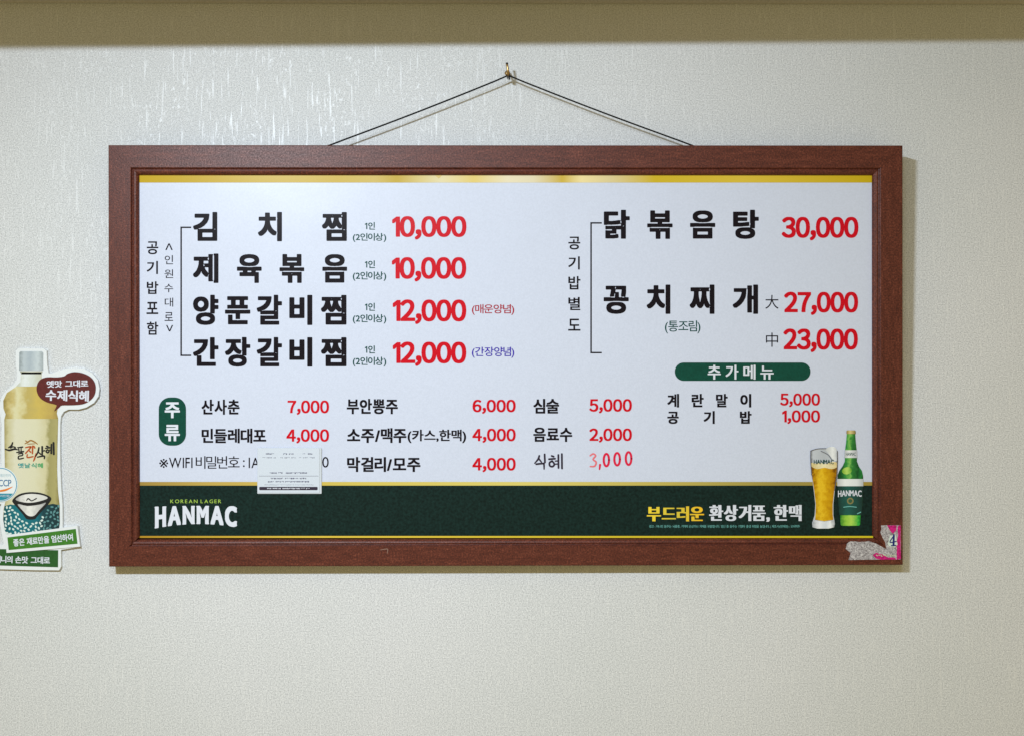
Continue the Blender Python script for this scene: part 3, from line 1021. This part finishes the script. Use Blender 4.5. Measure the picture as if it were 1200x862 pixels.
def illegible(y, spans, h, m, seed):
    rnd = random.Random(seed)
    its = []
    for a, b in spans:
        x = a
        while x < b:
            w = rnd.uniform(.7, 1.5)
            hh = h * rnd.uniform(.7, 1)
            c = rnd.random()
            z0 = y - hh / 2 + rnd.uniform(-.15, .15)
            v, f = np.array(rect(x, z0, x + w, z0 + hh * (.45 if c < .4 else .95))), [(0, 1, 2, 3)]
            its.append((v, f))
            x += w + rnd.uniform(.3, .6)
    place('fine_print', its, ob, m, card, CYF)


illegible(531.3, [(311.6, 314.6), (316, 320.4), (332, 336), (338.6, 343.4), (354.6, 358), (360.8, 365)], 1.6, gm2, 1)
illegible(535.7, [(307.6, 310), (312.4, 318), (320.6, 323), (328.4, 331), (333.4, 339), (341.4, 346), (350.6, 353), (355, 361), (363, 369)], 1.3, gm, 2)
illegible(553.6, [(316, 324), (326, 331), (335, 359)], 1.8, gm2, 3)
illegible(560.0, [(317, 323), (325, 332), (334, 341), (342, 349), (351, 359)], 1.7, gm2, 4)
illegible(563.8, [(314, 321), (323, 328), (330, 332), (334, 345), (346, 351), (352.6, 362)], 1.7, gm2, 5)
illegible(567.4, [(310, 326), (328, 344), (346, 366)], .7, gm, 6)
place('divider_line', [(np.array(rect(303.6, 556.9, 373, 557.4)), [(0, 1, 2, 3)])], ob, gm, card, CYF)
flat('black_bar', rrect(303.8, 569.8, 372.2, 573.6, 1), mat('bar ink', (.03, .022, .045), .4), card, ob, CYF)
CYF = SHEET_Y - .0027
illegible(571.7, [(313, 318), (319.5, 325), (326.4, 329), (331, 351), (352.4, 357), (358.6, 363)], 1.6, M_WHITE, 7)

# ================================================================== TORN LABEL ON THE CORNER OF THE FRAME
lab = empty('torn_label', B_M)
tag(lab, 'torn grey and pink sticker with a navy 4 on a corner of the frame', 'sticker')
Z = lambda L: [(930 + x / 4.536, 490 + y / 4.536) for x, y in L]
rnd = random.Random(3)


def ragged(L, amp=.35, sub=4):
    out = []
    for i in range(len(L)):
        a, b = np.array(L[i]), np.array(L[(i + 1) % len(L)])
        for k in range(sub):
            p = a + (b - a) * k / sub
            out.append((p[0] + rnd.uniform(-amp, amp), p[1] + rnd.uniform(-amp, amp)))
    return out


m_torn = mat('torn paper core', (.5, .5, .5), .85)
b_ = m_torn.node_tree.nodes['Principled BSDF']
tc = nd(m_torn, 'ShaderNodeTexCoord')
nn = nd(m_torn, 'ShaderNodeTexNoise', Scale=330.0, Detail=5.0, Roughness=.7, Distortion=1.2)
lk(m_torn, tc, 'Object', nn, 'Vector')
rr_ = ramp(m_torn, [(.36, (.13, .11, .12)), (.5, (.36, .34, .36)), (.64, (.66, .64, .66))])
lk(m_torn, nn, 'Fac', rr_, 'Fac')
lk(m_torn, rr_, 'Color', b_, 'Base Color')
bp_ = nd(m_torn, 'ShaderNodeBump', Strength=.5, Distance=.0006)
lk(m_torn, nn, 'Fac', bp_, 'Height')
lk(m_torn, bp_, 'Normal', b_, 'Normal')
m_pink = speckle(mat('magenta print', rough=.5), (.52, .010, .18), .35, 400)
extruded('torn_paper', ragged(Z([(465, 567), (520, 566), (569, 566), (570, 640), (569, 747), (430, 749), (292, 750), (303, 714), (277, 692), (285, 662), (305, 650), (350, 656), (400, 650), (440, 664), (495, 694), (486, 655), (475, 635), (461, 605), (468, 585)]), .28),
         m_torn, lab, ob, -.00035, -.00002)
for L in ([(498, 567), (548, 567), (546, 590), (530, 612), (514, 598)], [(552, 580), (556, 567), (569, 567), (570, 746), (546, 748), (550, 700), (546, 660), (556, 620)],
          [(420, 724), (438, 712), (470, 722), (500, 736), (540, 738), (546, 748), (470, 749), (440, 744)]):
    flat('pink_print', ragged(Z(L), .3, 3), m_pink, lab, ob, -.00050)
flat('white_halo', ragged(Z([(512, 622), (540, 614), (548, 640), (552, 668), (540, 682), (512, 680), (500, 664)]), .3, 3), mat('label white', (.62, .72, .66), .5), lab, ob, -.00060)
strokes('numeral', [[(*Z([(534, 620)])[0], 1.3), (*Z([(512, 656)])[0], 1.3), (*Z([(545, 652)])[0], 1.3)], [(*Z([(533, 618)])[0], 2.2), (*Z([(531, 672)])[0], 2.4)], [(*Z([(520, 674)])[0], 1.3), (*Z([(543, 673)])[0], 1.3)]],
        mat('navy print', (.012, .018, .16), .5), lab, ob, -.00072)
illeg = []
for k in range(9):
    x = 440 + k * 12
    illeg.append([(*Z([(x, 722 + k * .6 + rnd.uniform(-4, 4))])[0], .9), (*Z([(x + 6, 728 + rnd.uniform(-4, 4))])[0], .9)])
strokes('lettering_scraps', illeg, mat('scrap pale green', (.55, .62, .40), .5), lab, ob, -.00066)

# ================================================================== DIE-CUT DRINK SIGN ON THE WALL (left)
sign = empty('drink_sign')
tag(sign, 'bottle-shaped foam board sign with maroon speech bubble and green ribbons on the wall', 'sign')
TH = 0.0046


def ow(P, y):
    return on_wall(P, y)


m_foam = speckle(mat('white foam board', rough=.4), (.72, .75, .78), .03, 400)
outline = [(18.4, 411), (21, 408.2), (51, 408.2), (54.6, 411), (55.4, 428), (57, 437), (61, 437.6), (68, 434.6), (77, 431.6), (88, 430.6), (99, 432), (108, 437), (114.6, 445), (116.6, 455), (115.4, 464), (110, 471.6), (101, 477), (92, 479.4),
           (80, 479.4), (74.6, 482), (71.6, 487), (70.6, 495), (70.4, 520), (70.6, 545), (71.6, 570), (73.2, 590), (73.4, 617.6), (89, 614.8), (91.6, 616), (94.0, 640.0), (71.4, 643.6), (71.6, 663), (69.2, 667.6), (40, 667.4), (-60, 664.6),
           (-62, 640), (-4, 641), (4.6, 637), (2.6, 627), (0, 612), (-.6, 600), (1.5, 590), (-8, 590.4), (-19, 584), (-24, 572), (-22, 560), (-15, 549), (-4, 545.6), (1.6, 545), (1.6, 520), (2, 496), (.2, 486), (-.6, 474), (2, 464),
           (8, 457), (16, 450.6), (19.6, 444.4), (20, 436), (18.4, 428)]
P_ = np.array(outline, float)
extruded('backing_card', P_, m_foam, sign, ow, -TH, -0.0002)
S1, S2, S3, S4, S5 = [-TH - .00018 * k for k in range(1, 6)]
WX = dict(parent=sign, mapper=ow)
bottle_p = flat('bottle_picture', [(25, 436), (48.4, 436), (49, 446), (56, 452), (63, 459), (67.4, 467), (67.8, 477), (66.6, 484), (68.2, 490), (67.4, 520), (67, 550), (68, 575), (70, 592), (70, 612), (68.6, 622), (60, 626), (16, 626), (6, 622), (3.6, 608),
                (4.2, 596), (6.6, 586), (5.8, 560), (5.2, 520), (5, 491), (6.6, 485), (4, 478), (3.8, 469), (8, 460), (18, 453.4), (24, 447)],
                printed('sweet drink print', [(0, (.30, .23, .07)), (.12, (.52, .42, .16)), (.22, (.66, .62, .38)), (.30, (.62, .56, .30)), (.42, (.48, .38, .12)), (.62, (.56, .42, .10)), (.85, (.46, .33, .09)), (1, (.26, .19, .05))], noise=.30, nscale=90, rough=.4), y=S1, **WX)
BX = dict(parent=bottle_p, mapper=ow)
flat('neck_print', [(25.2, 436), (48.2, 436), (48.8, 446), (53, 450.6), (40, 452.6), (28, 452.6), (19, 452.4), (24, 447)], printed('clear neck print', [(0, (.52, .54, .45)), (.3, (.72, .76, .76)), (.6, (.60, .64, .58)), (1, (.50, .48, .34))], noise=.3, nscale=200, rough=.4), y=S2, **BX)
flat('cap_print', [(22.6, 413), (24, 411.6), (49, 411.6), (50.6, 413), (50.6, 434), (22.4, 434)], printed('cap silver print', [(0, (.26, .30, .32)), (.2, (.46, .52, .56)), (.45, (.38, .44, .49)), (.75, (.52, .58, .61)), (1, (.32, .36, .38))], noise=.25, nscale=260, rough=.4), y=S2, **BX)
flat('cap_ring_print', [(23, 434.6), (50, 434.6), (48.6, 438.2), (25, 438.2)], printed('ring print', [(0, (.34, .34, .26)), (.5, (.56, .57, .48)), (1, (.36, .36, .28))], rough=.4), y=S2, **BX)
flat('label_print', [(5.2, 490.4), (67.9, 490.4), (67.2, 520), (66.9, 550), (67.9, 575), (69.6, 592), (5.4, 592), (6.5, 586), (5.8, 560), (5.3, 520)],
     printed('cream label print', [(0, (.34, .29, .12)), (.07, (.54, .50, .29)), (.2, (.66, .64, .49)), (.55, (.64, .62, .44)), (.74, (.58, .54, .33)), (.80, (.33, .30, .12)), (.93, (.38, .34, .14)), (1, (.24, .20, .07))], noise=.12, nscale=120, rough=.4), y=S2, **BX)
flat('teal_print', [(5.2, 592.4), (12, 590.4), (22, 591.6), (36, 594), (50, 592), (62, 589.6), (69.4, 591.2), (70, 612), (68.6, 622), (60, 626), (16, 626), (6, 622), (3.7, 608)],
     printed('teal label print', [(0, (.004, .08, .10)), (.2, (.006, .15, .19)), (.6, (.006, .14, .18)), (.70, (.008, .05, .065)), (1, (.008, .03, .035))], noise=.1, rough=.4), y=S3, **BX)
rnd = random.Random(11)
gr, pts_ = [], []
tries = 0
while len(pts_) < 150 and tries < 9000:
    tries += 1
    x, y = rnd.uniform(5.5, 69), rnd.uniform(592, 625)
    if (x < 37 and 590 < y < 612 and x > 14 + (y - 592) * .75) or (x >= 37 and y < 612 and x < 60 - (y - 592) * .75): continue
    if all((x - a) ** 2 + (y - b) ** 2 > 13.5 for a, b in pts_): pts_.append((x, y))
for x, y in pts_:
    gr.append((np.array(ellipse(x, y, rnd.uniform(1.6, 2.0), rnd.uniform(1.0, 1.2), 10, rnd.uniform(0, 180))), [tuple(range(10))], x))
place('rice_grain_print', [g[:2] for g in gr if g[2] < 51], ow, mat('grain white', (.62, .74, .70), .4), bottle_p, S4)
place('rice_grain_print', [g[:2] for g in gr if g[2] >= 51], ow, mat('grain dim teal', (.10, .26, .27), .4), bottle_p, S4)
# ink-drawn bowl
inkm = mat('brush ink', (.012, .012, .014), .45)
flat('bowl_print', [(14.6, 585), (22, 578.6), (34, 576), (48, 577), (59.4, 582), (58, 588), (50, 597), (43, 605), (40.4, 607.6), (31.6, 607.6), (27.6, 603), (20, 594), (15.6, 589)], inkm, bottle_p, ow, S5, smooth=3)
flat('bowl_print', [(18, 584.4), (26, 579.6), (37, 578), (49, 579.4), (56, 582.8), (48, 586.2), (36, 588.4), (25, 587.4)], printed('bowl grey', [(0, (.30, .30, .30)), (.3, (.74, .73, .70)), (1, (.6, .6, .58))], noise=.5, nscale=200), bottle_p, ow, S5 - .00015, smooth=3)
flat('bowl_print', [(20.6, 590), (32, 592.2), (46, 590.6), (54, 588.4), (46, 597), (40, 603.6), (33, 603.6), (27, 598)], printed('bowl white', [(0, (.4, .4, .4)), (.4, (.76, .75, .72)), (1, (.35, .35, .35))], noise=.6, nscale=160), bottle_p, ow, S5 - .00015, smooth=3)
strokes('bowl_print', [[(31, 586, .8), (33, 583.6, 1.6), (36.6, 586, 1.3), (38.6, 585.6, 1.2), (42.6, 583.4, 1.4)]], inkm, bottle_p, ow, S5 - .0003)
# brush lettering
K = lambda L: [(0 + x / 5.746, 400 + y / 5.746, w * 1.3) for x, y, w in L]
strokes('brush_lettering', [K(l) for l in (
    [(85, 678, 1.2), (76, 700, 1.8), (58, 712, 1.2)], [(34, 722, 1.0), (62, 730, 1.7), (96, 722, 1.7), (120, 726, 1.0)], [(72, 715, 1.0), (86, 706, 1.2), (104, 712, 1.2), (88, 724, 1.0)],
    [(118, 712, 1.0), (152, 708, 1.4)], [(126, 716, 1.0), (128, 736, 1.2)], [(142, 714, 1.0), (142, 734, 1.2)], [(112, 744, 1.1), (158, 738, 1.5)], [(124, 754, 1.1), (150, 750, 1.3), (150, 764, 1.2), (126, 770, 1.2), (126, 788, 1.3), (158, 782, 1.1)],
    [(262, 712, 1.4), (256, 740, 1.6), (240, 770, 1.0)], [(258, 742, 1.1), (274, 756, 1.4)], [(284, 706, 1.8), (284, 768, 1.5)], [(284, 736, 1.0), (300, 732, 1.3)], [(252, 776, 1.2), (296, 768, 1.6), (298, 786, 1.2)],
    [(312, 702, 1.2), (322, 704, 1.4)], [(306, 716, 1.2), (334, 712, 1.5)], [(318, 726, 1.3), (310, 738, 1.4), (322, 746, 1.4), (330, 734, 1.2), (318, 726, 1.0)], [(334, 728, 1), (344, 727, 1.1)], [(346, 690, 1.4), (345, 750, 1.7)], [(360, 680, 1.9), (362, 756, 1.8)])],
    inkm, bottle_p, ow, S3)
strokes('brush_lettering', [K(l) for l in (
    [(172, 712, 1.1), (208, 706, 1.5), (192, 728, 1.3), (172, 750, 1.3)], [(192, 728, 1.1), (206, 742, 1.4)], [(220, 702, 1.5), (218, 752, 1.3)], [(184, 758, 1.1), (184, 778, 1.3), (222, 772, 1.2)], [(242, 752, 1.0), (232, 788, 1.5), (224, 804, .7)],
    [(228, 702, 1.2), (234, 714, 1.4)])], mat('brush russet', (.42, .075, .012), .45), bottle_p, ow, S3)
strokes('roof_print', [K(l) for l in ([(168, 686, .8), (186, 676, 1.3), (206, 664, 1.3), (228, 672, 1.3), (252, 688, .8)], [(172, 666, .9), (186, 674, 1.0)], [(246, 684, .9), (236, 674, .9)], [(186, 688, .7), (232, 686, .7)])], mat('roof tan', (.32, .15, .03), .45), bottle_p, ow, S3)
text('label_lettering', '옛날식혜', 21, 50.4, 542, 547.8, printed('teal green lettering', [(0, (.01, .26, .30)), (.55, (.02, .30, .22)), (1, (.05, .34, .10))]), y=S3, rx=.03, gap=.12, **BX)

# speech bubble
bub = flat('speech_bubble', [(43, 458), (43.6, 450), (48, 444), (56, 441.6), (66, 441.8), (75, 440.6), (79, 437.6), (87, 435.6), (97, 437), (106, 441.4), (111, 448), (112.2, 456), (110, 464), (104, 470), (96, 473.4), (84, 474.4), (72.6, 474.6),
           (69.4, 477), (63.6, 481.4), (66.2, 475.4), (64.6, 473.6), (55, 471), (47, 466)], speckle(mat('maroon print', rough=.4), (.105, .016, .016), .15, 300), y=S3, smooth=3, **WX)
text('bubble_lettering', '옛맛 그대로', 54.6, 103.4, 445.4, 453.6, M_WHITE, bub, ow, S4, rx=.034, gap=.06, rot=1.0)
text('bubble_lettering', '수제식혜', 53.4, 104.2, 456.6, 469.6, M_WHITE, bub, ow, S4, rx=.042, ry=.026, gap=.06, rot=-1.5)

# certification badge
bd = flat('certification_badge', ellipse(0.2, 567.2, 20.6, 20.6, 48), mat('badge white', (.74, .78, .80), .4), y=S4, **WX)
def ring(cx, cy, r0, r1, n=56, a0=0, a1=360):
    v, f = [], []
    for k in range(n + 1):
        t = math.radians(a0 + (a1 - a0) * k / n)
        v += [(cx + r0 * math.cos(t), cy + r0 * math.sin(t)), (cx + r1 * math.cos(t), cy + r1 * math.sin(t))]
    for k in range(n): f.append((2 * k, 2 * k + 1, 2 * k + 3, 2 * k + 2))
    return np.array(v), f
m_bb = mat('badge blue', (.10, .32, .46), .4)
place('badge_ring', [ring(.2, 567.2, 18.7, 19.7)], ow, m_bb, bd, S5)
seg_ = [(0.2 + 18.2 * math.cos(math.radians(a)), 567.2 + 18.2 * math.sin(math.radians(a))) for a in np.linspace(35, 145, 24)]
flat('badge_band', seg_, mat('badge teal', (.015, .24, .34), .4), bd, ow, S5)
text('badge_lettering', 'HACCP', -13.4, 13.2, 561.4, 569.2, mat('badge navy', (.05, .16, .32), .4), bd, ow, S5, rx=.014, gap=.05)
strokes('badge_swoosh', [[(-15, 571.4, 1), (-4, 574.6, 1.8), (6, 573.6, 2.4), (14.4, 569.8, .7)]], mat('badge orange', (.72, .20, .03), .4), bd, ow, S5)
text('badge_lettering', '식품의약품안전처', -12, 12.4, 554.6, 558.2, mat('badge pale', (.34, .50, .56), .4), bd, ow, S5, gap=.05)
text('badge_lettering', '안전관리인증', -11.6, 11.4, 579.0, 581.8, M_WHITE, bd, ow, S5 - .0002, gap=.05)

# two green ribbons
m_g1 = speckle(mat('leaf green print', rough=.4), (.045, .185, .022), .12, 260)
m_g2 = speckle(mat('deep green print', rough=.4), (.020, .095, .022), .12, 260)
rb2 = flat('slogan_ribbon', [(-58, 641.2), (8, 642.8), (68.2, 644), (68, 664), (-58, 660.2)], m_g2, y=S1, **WX)
text('ribbon_lettering', '어머니의 손맛 그대로', -13.0, 58.6, 651.0, 659.4, M_WHITE, rb2, ow, S2, rx=.032, gap=.05, rot=-1.4)
rbe = extruded('slogan_ribbon', [(6.4, 626.4), (90.8, 615.6), (93.9, 639.8), (7.6, 647.2)], m_foam, sign, ow, -TH - .0014, -TH - .0008)
flat('ribbon_print', [(8.6, 629), (88.8, 619), (90.8, 636.4), (10.2, 643.8)], m_g1, rbe, ow, -TH - .0016)
text('ribbon_lettering', '좋은 재료만을 엄선하여', 15.4, 85.6, 627.6, 636.4, M_WHITE, rbe, ow, -TH - .0018, rx=.034, gap=.05, rot=5.6)
